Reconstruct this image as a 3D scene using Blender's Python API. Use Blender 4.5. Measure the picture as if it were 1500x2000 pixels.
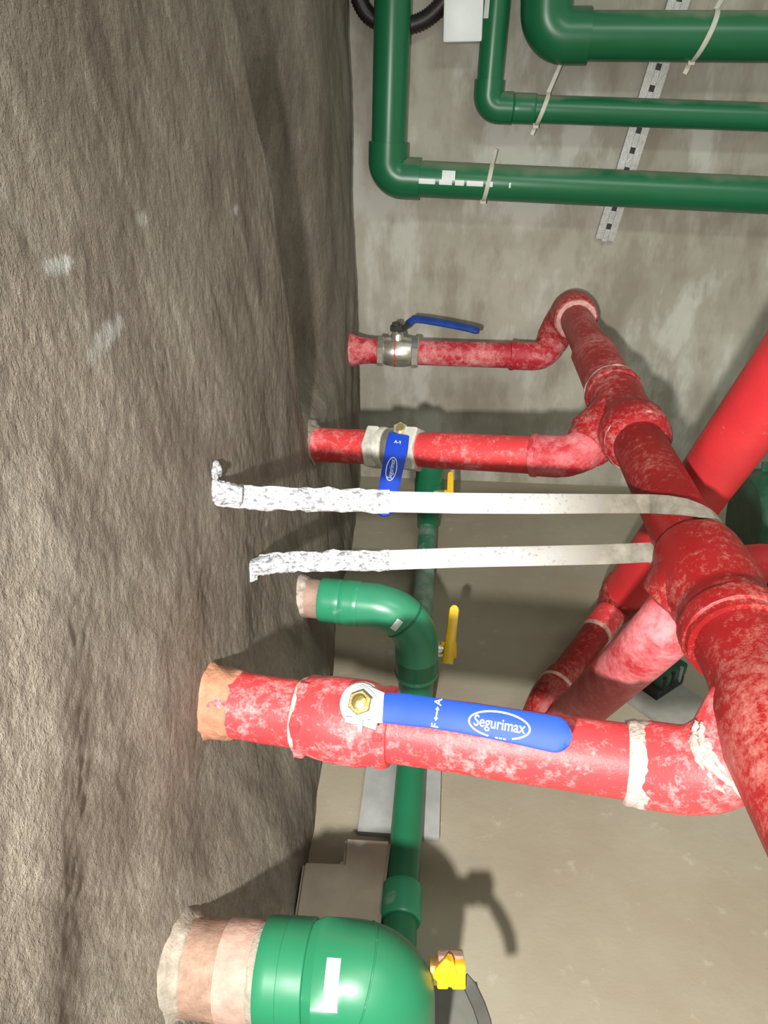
import bpy, bmesh, math, random
import numpy as np
from mathutils import Vector, Matrix, noise as mnoise
random.seed(7)
for o in list(bpy.data.objects): bpy.data.objects.remove(o)
scene = bpy.context.scene
COL = scene.collection
R = math.radians

# ------------------------------------------------------------------ camera, light, exposure
F, YAW, PITCH = 1450.0, R(5), R(29.7)
CAM = Vector((0, 0, 1.0))
FW = Vector((-math.sin(YAW)*math.cos(PITCH), math.cos(YAW)*math.cos(PITCH), -math.sin(PITCH)))
RT = Vector((math.cos(YAW), math.sin(YAW), 0)); UP = RT.cross(FW)
cd = bpy.data.cameras.new('camera'); cam = bpy.data.objects.new('camera', cd); COL.objects.link(cam)
cd.sensor_fit = 'VERTICAL'; cd.sensor_height = 36; cd.lens = F/2000*36; cd.clip_start = .01
m = Matrix((RT, UP, -FW)).transposed().to_4x4(); m.translation = CAM; cam.matrix_world = m
scene.camera = cam
scene.view_settings.view_transform = 'Standard'; scene.view_settings.look = 'None'
scene.view_settings.exposure = 0.14; scene.view_settings.gamma = 1.0; scene.view_settings.use_curve_mapping = False
w = bpy.data.worlds.new('world'); scene.world = w; w.use_nodes = True
w.node_tree.nodes['Background'].inputs[0].default_value = (.86, .94, .80, 1)
w.node_tree.nodes['Background'].inputs[1].default_value = .48
ld = bpy.data.lights.new('torch_light', 'SPOT'); ld.energy = 122; ld.shadow_soft_size = .018; ld.color = (1, .965, .91)
ld.spot_size = R(112); ld.spot_blend = 1.0
torch = bpy.data.objects.new('torch_light', ld); COL.objects.link(torch); torch.location = (-.115, -.34, 1.01)
torch.rotation_euler = (Vector((.22, .95, .08))-Vector(torch.location)).to_track_quat('-Z', 'Y').to_euler()
ad = bpy.data.lights.new('overhead_fill_light', 'AREA'); ad.shape = 'RECTANGLE'; ad.size = 1.2; ad.size_y = .3; ad.energy = 22; ad.color = (.93, 1, .90)  # added overhead fill for the ambient level, no fixture in view
alamp = bpy.data.objects.new('overhead_fill_light', ad); COL.objects.link(alamp); alamp.location = (.9, -.3, 2.5)

def ray(px, py): return FW + RT*((px-750)/F) - UP*((py-1000)/F)
def P(px, py, Z): return CAM + ray(px, py)*Z                 # a place at a given distance from the photographer
def on(px, py, axis, v):
    d = ray(px, py); return CAM + d*((v-CAM[axis])/d[axis])
def onplane(px, py, p, n):
    d = ray(px, py); return CAM + d*((p-CAM).dot(n)/d.dot(n))

WX, DY = -.243, 1.954        # left wall, back wall

# ------------------------------------------------------------------ materials
MATS = {}
class NT:
    def __init__(s, name):
        s.m = bpy.data.materials.new(name); s.m.use_nodes = True
        s.t = s.m.node_tree; s.b = s.t.nodes['Principled BSDF']; s.pos = None
    def n(s, ty, **k):
        x = s.t.nodes.new(ty)
        for a, v in k.items(): setattr(x, a, v)
        return x
    def l(s, a, b): s.t.links.new(a, b)
    def coord(s, scale=(1, 1, 1)):
        g = s.n('ShaderNodeNewGeometry'); mp = s.n('ShaderNodeMapping'); mp.inputs['Scale'].default_value = scale
        s.l(g.outputs['Position'], mp.inputs['Vector']); return mp.outputs[0]
    def noise(s, scale, detail=4, rough=.6, sc=(1, 1, 1), off=None):
        x = s.n('ShaderNodeTexNoise'); x.inputs['Scale'].default_value = scale; x.inputs['Detail'].default_value = detail
        x.inputs['Roughness'].default_value = rough
        c = s.coord(sc)
        if off: c.node.inputs['Location'].default_value = off
        s.l(c, x.inputs['Vector']); return x.outputs['Fac']
    def ramp(s, fac, lo, hi):
        x = s.n('ShaderNodeMapRange'); x.inputs[1].default_value = lo; x.inputs[2].default_value = hi; s.l(fac, x.inputs[0]); return x.outputs[0]
    def mix(s, fac, a, b):
        x = s.n('ShaderNodeMix', data_type='RGBA')
        if isinstance(fac, (int, float)): x.inputs[0].default_value = fac
        else: s.l(fac, x.inputs[0])
        for i, v in ((6, a), (7, b)):
            if isinstance(v, tuple): x.inputs[i].default_value = (*v, 1)
            else: s.l(v, x.inputs[i])
        return x.outputs[2]
    def math(s, op, a, b=None):
        x = s.n('ShaderNodeMath', operation=op)
        for i, v in enumerate((a, b)):
            if v is None: continue
            if isinstance(v, (int, float)): x.inputs[i].default_value = v
            else: s.l(v, x.inputs[i])
        return x.outputs[0]
    def bump(s, h, strength=.5, dist=.002, prev=None):
        x = s.n('ShaderNodeBump'); x.inputs['Strength'].default_value = strength; x.inputs['Distance'].default_value = dist
        s.l(h, x.inputs['Height'])
        if prev: s.l(prev, x.inputs['Normal'])
        return x.outputs[0]
    def done(s, col=None, rough=None, metal=0, normal=None, spec=None):
        i = s.b.inputs
        if col is not None:
            if isinstance(col, tuple): i['Base Color'].default_value = (*col, 1)
            else: s.l(col, i['Base Color'])
        if rough is not None:
            if isinstance(rough, (int, float)): i['Roughness'].default_value = rough
            else: s.l(rough, i['Roughness'])
        i['Metallic'].default_value = metal
        if spec is not None: i['Specular IOR Level'].default_value = spec
        if normal: s.l(normal, i['Normal'])
        return s.m

def simple(name, col, rough=.5, metal=0, var=.12, bump=.0, scale=40):
    s = NT(name); f = s.noise(scale)
    dark = tuple(c*(1-var) for c in col); lite = tuple(min(1, c*(1+var)) for c in col)
    nm = s.bump(s.noise(scale*4), bump, .002) if bump else None
    return s.done(s.mix(s.ramp(f, .3, .7), dark, lite), rough, metal, nm)

def red_mat(name, dust, col=(.70, .040, .048), dustcol=(.84, .44, .43), scale=34, rough=.42, seed=0):
    s = NT(name)
    a = s.noise(scale, 5, .7, off=(seed, seed*.7, 0)); b = s.noise(scale*4.5, 4, .7, off=(seed, 0, seed))
    c = s.noise(9, 2, .5, off=(0, seed, 0))
    v = s.math('ADD', s.math('ADD', s.math('MULTIPLY', a, .55), s.math('MULTIPLY', b, .25)), s.math('MULTIPLY', c, .35))
    hi = .80-.30*dust
    k = s.math('MULTIPLY', s.ramp(v, hi-.10, hi+.10), .85)
    base = s.mix(s.ramp(c, .35, .65), tuple(x*.82 for x in col), col)
    nm = s.bump(b, .35, .0012)
    return s.done(s.mix(k, base, dustcol), s.math('ADD', s.math('MULTIPLY', k, .4), rough), 0, nm, .4)

def green_mat(name, col, dust, dustcol=(.36, .42, .33), top=0.0, rough=.33, seed=0):
    s = NT(name)
    a = s.noise(22, 5, .7, off=(seed, 0, 0)); b = s.noise(5, 3, .6, off=(0, seed, 0))
    v = s.math('ADD', s.math('MULTIPLY', a, .6), s.math('MULTIPLY', b, .4))
    k = s.math('MULTIPLY', s.ramp(v, .72-.34*dust, .86-.34*dust), .7)
    if top:                                             # settled dust on upward faces
        g = s.n('ShaderNodeNewGeometry'); sx = s.n('ShaderNodeSeparateXYZ'); s.l(g.outputs['Normal'], sx.inputs[0])
        u = s.math('ADD', sx.outputs['Z'], s.math('MULTIPLY', s.math('SUBTRACT', b, .5), 1.6))
        k = s.math('MAXIMUM', k, s.math('MULTIPLY', s.ramp(u, .62, .95), top))
    base = s.mix(s.ramp(b, .3, .7), tuple(x*.85 for x in col), col)
    return s.done(s.mix(k, base, dustcol), s.math('ADD', s.math('MULTIPLY', k, .45), rough), 0, None, .5)

M = {}
M['red_front'] = red_mat('red_paint_dusty', .43, seed=1.3, scale=75, col=(.74, .055, .062))
M['red_clean'] = red_mat('red_paint_clean', .12, seed=4.1, rough=.38)
M['red_mid'] = red_mat('red_paint_worn', .44, seed=7.7, scale=70, col=(.74, .055, .062))
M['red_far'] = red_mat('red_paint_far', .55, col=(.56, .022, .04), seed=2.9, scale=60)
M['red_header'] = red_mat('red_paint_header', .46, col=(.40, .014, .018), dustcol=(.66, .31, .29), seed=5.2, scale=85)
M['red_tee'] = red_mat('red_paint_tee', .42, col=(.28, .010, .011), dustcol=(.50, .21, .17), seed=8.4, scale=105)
M['red_pink'] = red_mat('red_paint_chalky', .72, col=(.55, .03, .045), dustcol=(.74, .28, .30), seed=3.3)
M['green_wall'] = green_mat('green_plastic_wall', (.012, .155, .062), .12, dustcol=(.22, .25, .18), top=.75, seed=1.0)
M['green_bright'] = green_mat('green_plastic_bright', (.015, .165, .076), .08, seed=3.0, rough=.40)
M['green_dusty'] = green_mat('green_plastic_dusty', (.035, .30, .155), .50, seed=5.0, dustcol=(.42, .52, .42))
M['green_milky'] = green_mat('green_plastic_milky', (.045, .30, .165), .34, seed=9.0, dustcol=(.36, .50, .40))
M['green_chalky'] = green_mat('green_plastic_chalky', (.05, .20, .12), .78, seed=5.0, dustcol=(.36, .42, .36))
M['green_header'] = green_mat('green_plastic_header', (.012, .15, .07), .36, seed=6.0)
M['pink_sleeve'] = simple('pinkish_brown_pipe', (.36, .235, .19), .75, 0, .25, .5, 45)
M['sleeve_dark'] = simple('brown_sleeve', (.26, .165, .12), .7, 0, .3, .5, 60)
M['blue'] = simple('blue_vinyl_grip', (.003, .050, .54), .62, 0, .06)
M['blue_dull'] = simple('blue_vinyl_dull', (.012, .055, .30), .5, 0, .2)
M['print_white'] = simple('white_print', (.78, .84, .90), .6, 0, .04)
M['steel'] = simple('galvanised_steel', (.45, .45, .44), .4, .7, .12, .2, 90)
M['chrome'] = simple('nickel_plated_brass', (.72, .69, .62), .28, .85, .15, .15, 60)
M['chalk_nut'] = simple('chalky_white_nut', (.66, .64, .57), .6, .15, .2, .3, 80)
M['brass'] = simple('brass_nut', (.55, .42, .16), .3, .9, .2, .2, 120)
M['black'] = simple('black_plastic', (.012, .012, .014), .5, 0, .2)
M['dark_grey'] = simple('dark_grey_plastic', (.045, .045, .04), .6, 0, .15)
M['yellow'] = simple('yellow_vinyl', (.86, .52, .01), .4, 0, .08)
M['white_plastic'] = simple('white_plastic', (.82, .86, .88), .4, 0, .03)
M['tie'] = simple('pale_nylon_tie', (.62, .60, .52), .5, 0, .1)
M['sticker'] = simple('white_sticker', (.80, .84, .84), .5, 0, .05)
M['hose'] = simple('black_corrugated_hose', (.02, .013, .015), .45, 0, .3)
M['pump'] = simple('dark_green_cast_iron', (.02, .080, .045), .4, .0, .35, .3, 25)
M['grey_plate'] = simple('grey_galvanised_plate', (.33, .335, .33), .6, .1, .15, .2, 18)
M['concrete_pad'] = simple('grey_pad', (.25, .25, .225), .85, 0, .15, .4, 18)
M['block'] = simple('brown_mortar_block', (.37, .315, .26), .9, 0, .12, .5, 16)
M['compound'] = simple('white_joint_compound', (.56, .46, .40), .85, 0, .4, 1.0, 140)
M['pale_compound'] = simple('pale_pink_compound', (.68, .38, .34), .8, 0, .3, .8, 90)
M['orange_plaster'] = simple('orange_stained_plaster', (.42, .19, .115), .9, 0, .35, .8, 40)
M['plaster'] = simple('pale_plaster_lump', (.27, .235, .19), .95, 0, .3, .9, 60)
def strap_mat(name, lumpy):
    s = NT(name); a = s.noise(230, 4, .7, sc=(.6, 1, 1)); b = s.noise(60, 3)
    g = s.n('ShaderNodeNewGeometry'); sx = s.n('ShaderNodeSeparateXYZ'); s.l(g.outputs['Position'], sx.inputs[0])
    x = s.math('ADD', sx.outputs['X'], s.math('MULTIPLY', s.math('SUBTRACT', b, .5), .12))     # whitewash worn off towards the pipe
    metal = s.mix(s.ramp(b, .35, .65), (.17, .152, .12), (.27, .25, .205))
    white = s.mix(s.ramp(a, .38, .52) if lumpy else s.ramp(a, .30, .44), (.20, .20, .21), (.66, .67, .70))
    col = s.mix(s.ramp(x, .0, .20), white, metal)
    return s.done(col, .75, 0, s.bump(a, 1.0 if lumpy else .35, .004 if lumpy else .001))
M['strap_white'] = strap_mat('white_plastered_strap', True)
M['strap_metal'] = strap_mat('whitewashed_metal_strap', False)

# left wall: rough brown-grey render with relief and a few white paint smears
s = NT('rough_render_brown')
big = s.noise(3.2, 5, .6); mid = s.noise(16, 5, .65, sc=(1, 1, .55)); fine = s.noise(170, 5, .72, sc=(1, .85, .6)); grit = s.noise(420, 3, .7)
rt = s.n('ShaderNodeVectorRotate', rotation_type='X_AXIS'); rt.inputs['Angle'].default_value = R(-28)
g = s.n('ShaderNodeNewGeometry'); s.l(g.outputs['Position'], rt.inputs['Vector'])
mp = s.n('ShaderNodeMapping'); mp.inputs['Scale'].default_value = (1, 1, .16); s.l(rt.outputs[0], mp.inputs['Vector'])
sn = s.n('ShaderNodeTexNoise'); sn.inputs['Scale'].default_value = 22; sn.inputs['Detail'].default_value = 5; sn.inputs['Roughness'].default_value = .62; s.l(mp.outputs[0], sn.inputs['Vector']); streak = sn.outputs['Fac']
col = s.mix(s.ramp(big, .35, .68), (.205, .172, .138), (.295, .258, .212))
col = s.mix(s.math('MULTIPLY', s.ramp(streak, .52, .70), .55), col, (.40, .365, .305))
col = s.mix(s.math('MULTIPLY', s.ramp(streak, .44, .30), .55), col, (.14, .113, .088))
col = s.mix(s.math('MULTIPLY', s.ramp(grit, .60, .74), .6), col, (.50, .46, .39))
col = s.mix(s.math('MULTIPLY', s.ramp(mid, .50, .72), .45), col, (.36, .325, .27))
col = s.mix(s.math('MULTIPLY', s.ramp(s.math('SUBTRACT', 1.0, fine), .50, .70), .45), col, (.13, .105, .08))
blot = s.noise(8, 4, .65, sc=(1, 1, .6), off=(5, 2, 8)); col = s.mix(s.math('MULTIPLY', s.ramp(blot, .50, .36), .55), col, (.125, .10, .078))
spl = None
for q, r1, st in (((118, 522), .006, .5), ((135, 519), .008, .6), ((152, 514), .007, .6), ((196, 690), .008, .35), ((212, 670), .011, .40), ((228, 652), .011, .42), ((244, 634), .009, .45),
                  ((455, 410), .006, .5), ((292, 430), .007, .35), ((470, 1440), .008, .6), ((520, 1020), .006, .4)):
    c = on(q[0], q[1], 0, WX); g = s.n('ShaderNodeNewGeometry'); mp = s.n('ShaderNodeMapping')
    mp.inputs['Location'].default_value = (0, -c.y*.6, -c.z); mp.inputs['Scale'].default_value = (0, .6, 1)
    s.l(g.outputs['Position'], mp.inputs['Vector'])
    ln = s.n('ShaderNodeVectorMath', operation='LENGTH'); s.l(mp.outputs[0], ln.inputs[0])
    d = s.math('ADD', ln.outputs['Value'], s.math('MULTIPLY', s.math('SUBTRACT', fine, .5), r1*2.2))
    k = s.math('MULTIPLY', s.ramp(d, r1, r1*.4), st)
    spl = k if spl is None else s.math('MAXIMUM', spl, k)
col = s.mix(spl, col, (.62, .66, .64))
nm = s.bump(fine, 1.0, .0065); nm = s.bump(mid, .25, .006, nm); nm = s.bump(streak, .35, .006, nm); nm = s.bump(grit, .6, .0014, nm)
M['wall_left'] = s.done(col, .9, 0, nm, .25)
# back wall: trowelled beige-grey plaster with smears
s = NT('trowelled_plaster')
big = s.noise(3.0, 4, .6, sc=(1, 1, 1.4)); sm = s.noise(7, 5, .62, sc=(1.1, 1, .45), off=(3, 0, 1)); fine = s.noise(60, 5, .7)
col = s.mix(s.ramp(big, .36, .66), (.345, .318, .266), (.465, .440, .378))
col = s.mix(s.math('MULTIPLY', s.ramp(sm, .51, .60), .6), col, (.62, .62, .57))
col = s.mix(s.math('MULTIPLY', s.ramp(sm, .47, .36), .6), col, (.24, .20, .155))
M['wall_back'] = s.done(col, .85, 0, s.bump(fine, .25, .002, s.bump(sm, .4, .01)), .3)
s = NT('dusty_concrete_floor')
big = s.noise(2.6, 4, .6); sp = s.noise(26, 4, .6); fine = s.noise(120, 4, .7)
col = s.mix(s.ramp(big, .35, .65), (.290, .245, .180), (.345, .315, .245))
col = s.mix(s.math('MULTIPLY', s.ramp(sp, .62, .74), .5), col, (.46, .43, .35))
M['floor'] = s.done(col, .85, 0, s.bump(fine, .25, .0015, s.bump(sp, .25, .004)), .3)

# ------------------------------------------------------------------ object helpers
def thing(name, label, cat, loc, group=None):
    o = bpy.data.objects.new(name, None); COL.objects.link(o); o.location = loc; o.empty_display_size = .03
    o['label'] = label; o['category'] = cat
    if group: o['group'] = group
    return o
def rootof(p):
    while p.parent: p = p.parent
    return p
def link(name, me, mat, parent=None, smooth=True):
    o = bpy.data.objects.new(name, me); COL.objects.link(o)
    me.materials.append(M[mat])
    if smooth:
        for p in me.polygons: p.use_smooth = True
    if parent:
        o.parent = parent; me.transform(Matrix.Translation(-Vector(rootof(parent).location)))
    return o
def autosmooth(me, ang=35):
    try: me.set_sharp_from_angle(angle=R(ang))
    except Exception: pass
def route(cs, bend, n=10):
    """points along a polyline whose corners are rounded with the given bend radius"""
    cs = [Vector(c) for c in cs]; bs = bend if isinstance(bend, (list, tuple)) else [bend]*len(cs)
    out = [cs[0]]
    for i in range(1, len(cs)-1):
        a = (cs[i-1]-cs[i]).normalized(); b = (cs[i+1]-cs[i]).normalized()
        th = math.pi-a.angle(b); t = bs[i]*math.tan(th/2)
        t = min(t, .49*(cs[i]-cs[i-1]).length if i > 1 else .98*(cs[i]-cs[i-1]).length, .49*(cs[i+1]-cs[i]).length if i < len(cs)-2 else .98*(cs[i+1]-cs[i]).length)
        r = t/max(1e-6, math.tan(th/2)); bis = (a+b).normalized(); cen = cs[i]+bis*(r/math.cos(th/2))
        p0 = cs[i]+a*t; ax = (p0-cen); nrm = ax.cross((cs[i]+b*t)-cen).normalized()
        for k in range(n+1):
            out.append(cen+Matrix.Rotation(th*k/n, 3, nrm)@ax)
    out.append(cs[-1]); return out
def sweep(pts, rad, seg=28, lump=0, lscale=60, cap=True):
    pts = [Vector(p) for p in pts]; n = len(pts)
    rad = rad if isinstance(rad, (list, tuple)) else [rad]*n
    tan = []
    for i in range(n):
        j = i+1
        while j < n and (pts[j]-pts[i]).length < 1e-6: j += 1
        k = i-1
        while k >= 0 and (pts[k]-pts[i]).length < 1e-6: k -= 1
        t = Vector()
        if j < n: t += (pts[j]-pts[i]).normalized()
        if k >= 0: t += (pts[i]-pts[k]).normalized()
        tan.append(t.normalized())
    ref = Vector((0, 0, 1)) if abs(tan[0].z) < .9 else Vector((0, 1, 0))
    u = (ref-tan[0]*ref.dot(tan[0])).normalized(); V = []; fs = []
    for i in range(n):
        u = (u-tan[i]*u.dot(tan[i])).normalized(); v = tan[i].cross(u)
        for k in range(seg):
            a = 2*math.pi*k/seg; d = u*math.cos(a)+v*math.sin(a); p = pts[i]+d*rad[i]
            if lump: p += d*lump*(mnoise.noise(p*lscale)+.5*mnoise.noise(p*lscale*2.7))
            V.append(p)
    for i in range(n-1):
        for k in range(seg):
            k2 = (k+1) % seg; fs.append((i*seg+k, i*seg+k2, (i+1)*seg+k2, (i+1)*seg+k))
    if cap: fs.append(tuple(range(seg-1, -1, -1))); fs.append(tuple((n-1)*seg+k for k in range(seg)))
    me = bpy.data.meshes.new('m'); me.from_pydata([tuple(v) for v in V], [], fs); me.update(); return me
def tube(name, pts, rad, mat, parent=None, seg=28, lump=0, lscale=60, sharp=40):
    me = sweep(pts, rad, seg, lump, lscale); o = link(name, me, mat, parent)
    if sharp: autosmooth(me, sharp)
    return o
def lerp(a, b, t): return Vector(a)+(Vector(b)-Vector(a))*t
def ringband(name, a, b, r, mat, parent, lump=0, bev=.25, seg=28, lscale=60, nseg=4):
    """a raised band around the axis a-b"""
    a = Vector(a); b = Vector(b); e = bev
    ts = [0, 0.0, e*.35, e] + [e+(1-2*e)*k/nseg for k in range(1, nseg)] + [1-e, 1-e*.35, 1, 1]
    rr = [r*.8, r*.93, r*.985, r] + [r]*(nseg-1) + [r, r*.985, r*.93, r*.8]
    return tube(name, [lerp(a, b, t) for t in ts], rr, mat, parent, seg, lump, lscale)
def hexband(name, a, b, r, mat, parent):
    return tube(name, [lerp(a, b, t) for t in (0, .0, .12, .88, 1, 1)], [r*.5, r*.93, r, r, r*.93, r*.5], mat, parent, seg=6, sharp=20)
def box(name, c, ux, uy, uz, mat, parent=None, bev=.0):
    """box centred at c with half-axis vectors"""
    bm = bmesh.new(); vs = []
    for sx in (-1, 1):
        for sy in (-1, 1):
            for sz in (-1, 1): vs.append(bm.verts.new(Vector(c)+Vector(ux)*sx+Vector(uy)*sy+Vector(uz)*sz))
    for f in ((0, 1, 3, 2), (4, 6, 7, 5), (0, 4, 5, 1), (2, 3, 7, 6), (0, 2, 6, 4), (1, 5, 7, 3)): bm.faces.new([vs[i] for i in f])
    bmesh.ops.recalc_face_normals(bm, faces=bm.faces)
    if bev: bmesh.ops.bevel(bm, geom=list(bm.edges), offset=bev, segments=2, affect='EDGES', profile=.6)
    me = bpy.data.meshes.new(name); bm.to_mesh(me); bm.free(); o = link(name, me, mat, parent); autosmooth(me, 30); return o
def strip(name, pts, wid, nrm, thick, mat, parent, rnd=True, lump=0):
    """flat bar along pts; wid list of full widths, nrm list of face normals; rounded far end"""
    pts = [Vector(p) for p in pts]; n = len(pts); V = []; fs = []; prof = [(-.5, -.3), (-.5, .3), (-.42, .5), (0, .55), (.42, .5), (.5, .3), (.5, -.3), (.42, -.5), (0, -.55), (-.42, -.5)]
    for i in range(n):
        t = (pts[min(i+1, n-1)]-pts[max(i-1, 0)]).normalized(); nn = Vector(nrm[i]); nn = (nn-t*nn.dot(t)).normalized(); sd = t.cross(nn)
        for (a, b) in prof:
            p = pts[i]+sd*wid[i]*a+nn*thick*b
            if lump: p += (sd*a*2+nn*b).normalized()*lump*(mnoise.noise(p*110)+.7*mnoise.noise(p*290))
            V.append(p)
    k = len(prof)
    for i in range(n-1):
        for j in range(k): fs.append((i*k+j, i*k+(j+1) % k, (i+1)*k+(j+1) % k, (i+1)*k+j))
    fs.append(tuple(range(k-1, -1, -1))); fs.append(tuple((n-1)*k+j for j in range(k)))
    me = bpy.data.meshes.new(name); me.from_pydata([tuple(v) for v in V], [], fs); me.update()
    bm = bmesh.new(); bm.from_mesh(me); bmesh.ops.recalc_face_normals(bm, faces=bm.faces); bm.to_mesh(me); bm.free()
    o = link(name, me, mat, parent); autosmooth(me, 45); return o
def text_mesh(name, txt, size, origin, ux, uy, mat, parent, extr=.0001, shear=0, xs=1.0):
    cu = bpy.data.curves.new(name, 'FONT'); cu.body = txt; cu.size = size; cu.align_x = 'CENTER'; cu.align_y = 'CENTER'; cu.extrude = extr; cu.offset = size*.006
    to = bpy.data.objects.new(name, cu); COL.objects.link(to)
    me = bpy.data.meshes.new_from_object(to.evaluated_get(bpy.context.evaluated_depsgraph_get()))
    bpy.data.objects.remove(to); ux = Vector(ux).normalized(); uy = Vector(uy).normalized(); uz = ux.cross(uy)
    for v in me.vertices: v.co = Vector(origin)+ux*v.co.x*xs+uy*v.co.y+uz*v.co.z
    return link(name, me, mat, parent, False)

# ------------------------------------------------------------------ the setting
def vnoise(y, z, seed):
    rng = np.random.RandomState(seed); T = rng.rand(256, 256)
    yi = np.floor(y).astype(int); zi = np.floor(z).astype(int); fy = y-yi; fz = z-zi
    fy = fy*fy*(3-2*fy); fz = fz*fz*(3-2*fz)
    g = lambda a, b: T[a % 256, b % 256]
    return ((g(yi, zi)*(1-fy)+g(yi+1, zi)*fy)*(1-fz)+(g(yi, zi+1)*(1-fy)+g(yi+1, zi+1)*fy)*fz)-.5
def sstep(a, b, x):
    t = np.clip((x-a)/(b-a), 0, 1); return t*t*(3-2*t)
def wall_d(y, z):
    fl = np.clip((1.95-y)*.051, 0, .070)
    d = fl*np.exp(-(z/.24)**2)
    d = d+.014*vnoise(y*3.1+9, z*2.3+4, 1)+.005*vnoise(y*9+z*4+3, z*5.5, 2)+.006*vnoise((y*.88-z*.47)*17, (y*.47+z*.88)*3.2, 8)+.0022*vnoise(y*24+z*14, z*13, 3)+.0010*vnoise(y*62+z*30, z*38, 4)+.0012*vnoise(y*150, z*110, 5)
    yc = 1.20-.42*(z-.46)+.03*vnoise(z*9+2, z*0+1.5, 6)         # step-back shaped into the render to cast the dark slanting stripe
    u = y-yc
    d = d-.065*sstep(.0, .04, u)*(1-sstep(.16, .52, u))*sstep(.42, .56, z)
    d = d-.05*sstep(DY-.055, DY-.015, y)
    return d
def make_left_wall():
    ys = np.concatenate([np.linspace(-.7, .2, 60)[:-1], np.linspace(.2, 1.97, 470)])
    zs = np.concatenate([np.linspace(-.02, 1.25, 340), np.linspace(1.25, 2.4, 70)[1:]])
    Y, Z = np.meshgrid(ys, zs, indexing='ij'); X = WX+wall_d(Y, Z)
    co = np.stack([X, Y, Z], -1).reshape(-1, 3); ny, nz = Y.shape
    i = np.arange(ny-1)[:, None]*nz+np.arange(nz-1)[None, :]; fs = np.stack([i, i+nz, i+nz+1, i+1], -1).reshape(-1, 4)
    # thickness: back sheet
    me = bpy.data.meshes.new('wall_left'); b0 = len(co)
    xb = WX-.22; back = np.array([[xb, ys[0], zs[0]], [xb, ys[-1], zs[0]], [xb, ys[-1], zs[-1]], [xb, ys[0], zs[-1]]])
    allv = np.concatenate([co, back]); F_ = [tuple(r) for r in fs.tolist()]
    F_.append((b0, b0+3, b0+2, b0+1))
    F_.append(tuple([b0, b0+1]+[k*nz for k in range(ny-1, -1, -1)]))
    F_.append(tuple([b0+2, b0+3]+[k*nz+nz-1 for k in range(ny)]))
    F_.append(tuple([b0+3, b0]+list(range(nz))))
    F_.append(tuple([b0+1, b0+2]+[(ny-1)*nz+k for k in range(nz-1, -1, -1)]))
    me.from_pydata(allv.tolist(), [], F_); me.update()
    o = link('wall_left', me, 'wall_left'); o['kind'] = 'structure'; o['label'] = 'rough brown-grey rendered wall filling the left side'
make_left_wall()
o = box('wall_back', (1.05, DY+.1, 1.2), (1.36, 0, 0), (0, .1, 0), (0, 0, 1.22), 'wall_back'); o['kind'] = 'structure'
o['label'] = 'beige-grey plastered wall behind the pipes'
o = box('floor', (1.05, .65, -.05), (1.40, 0, 0), (0, 1.40, 0), (0, 0, .05), 'floor'); o['kind'] = 'structure'
o['label'] = 'dusty beige concrete floor under the pipes'

def wall_hit(p, d):
    """where the line p + t d leaves through the left wall"""
    p = Vector(p); d = Vector(d).normalized()
    for _ in range(12):
        x = WX+float(wall_d(np.array(p.y), np.array(p.z))); p = p+d*((x-p.x)/d.x)
    return p
def collar(parent, p, d, r, mat, spread=1.0, lump=.006, ls=55, length=.045):
    h = wall_hit(p, d); d = Vector(d).normalized()
    if d.x < 0: d = -d
    prof = [(-.035, 2.2), (-.018, 1.75), (-.008, 1.5), (.0, 1.36), (.006, 1.27), (.013, 1.2), (.021, 1.14), (.030, 1.09), (.038, 1.05), (.045, 1.02), (.047, .9)]
    return tube('plaster_collar', [h+d*(a if a < 0 else a*length/.045) for a, k in prof], [r*(1+(k-1)*spread) if k > 1 else r*k for a, k in prof], mat, parent, seg=40, lump=lump, lscale=ls, sharp=0)

# ------------------------------------------------------------------ red header and branches
HX, HZ = .293, .536
def H(y): return Vector((HX, y, HZ))
hdr = thing('header_pipe', 'large red header pipe running diagonally through the tees on the right', 'pipe', (HX, .4, HZ))
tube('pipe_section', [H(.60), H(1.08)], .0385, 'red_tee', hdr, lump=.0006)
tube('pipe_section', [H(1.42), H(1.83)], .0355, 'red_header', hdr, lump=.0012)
# far elbow turning down to the far branch
B1 = P(1068, 697, 1.81); A1 = Vector((HX-.004, 1.895, HZ+.014))
far_el = route([H(1.76), A1, lerp(A1, B1, .8)], .050, 12)
tube('elbow', far_el, [.0475-.009*i/(len(far_el)-1) for i in range(len(far_el))], 'red_header', hdr, lump=.0016)
ringband('socket_ring', H(1.745), H(1.82), .0525, 'red_header', hdr, .0015)
ringband('joint_compound', H(1.738), H(1.752), .046, 'pale_compound', hdr, .002)
# second tee
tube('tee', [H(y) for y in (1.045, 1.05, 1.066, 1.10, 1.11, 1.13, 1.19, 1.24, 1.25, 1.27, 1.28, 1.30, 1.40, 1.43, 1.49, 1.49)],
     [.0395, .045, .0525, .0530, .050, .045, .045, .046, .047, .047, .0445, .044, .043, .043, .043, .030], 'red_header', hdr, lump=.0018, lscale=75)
ringband('socket_ring', H(1.245), H(1.272), .0495, 'red_header', hdr, .002)
ringband('joint_compound', H(1.058), H(1.070), .0495, 'pale_compound', hdr, .0025, lscale=110)
ringband('joint_compound', H(1.484), H(1.496), .0405, 'pale_compound', hdr, .002, lscale=110)
ringband('joint_compound', H(1.272), H(1.280), .0485, 'pale_compound', hdr, .0018, lscale=110)
B2 = P(1128, 893, 1.20)
T2 = H(1.185)
tube('tee_outlet', [T2, lerp(T2, B2, .35), lerp(T2, B2, .62), lerp(T2, B2, .64), lerp(T2, B2, .82)], [.045, .045, .046, .042, .039], 'red_header', hdr, lump=.002)
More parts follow.
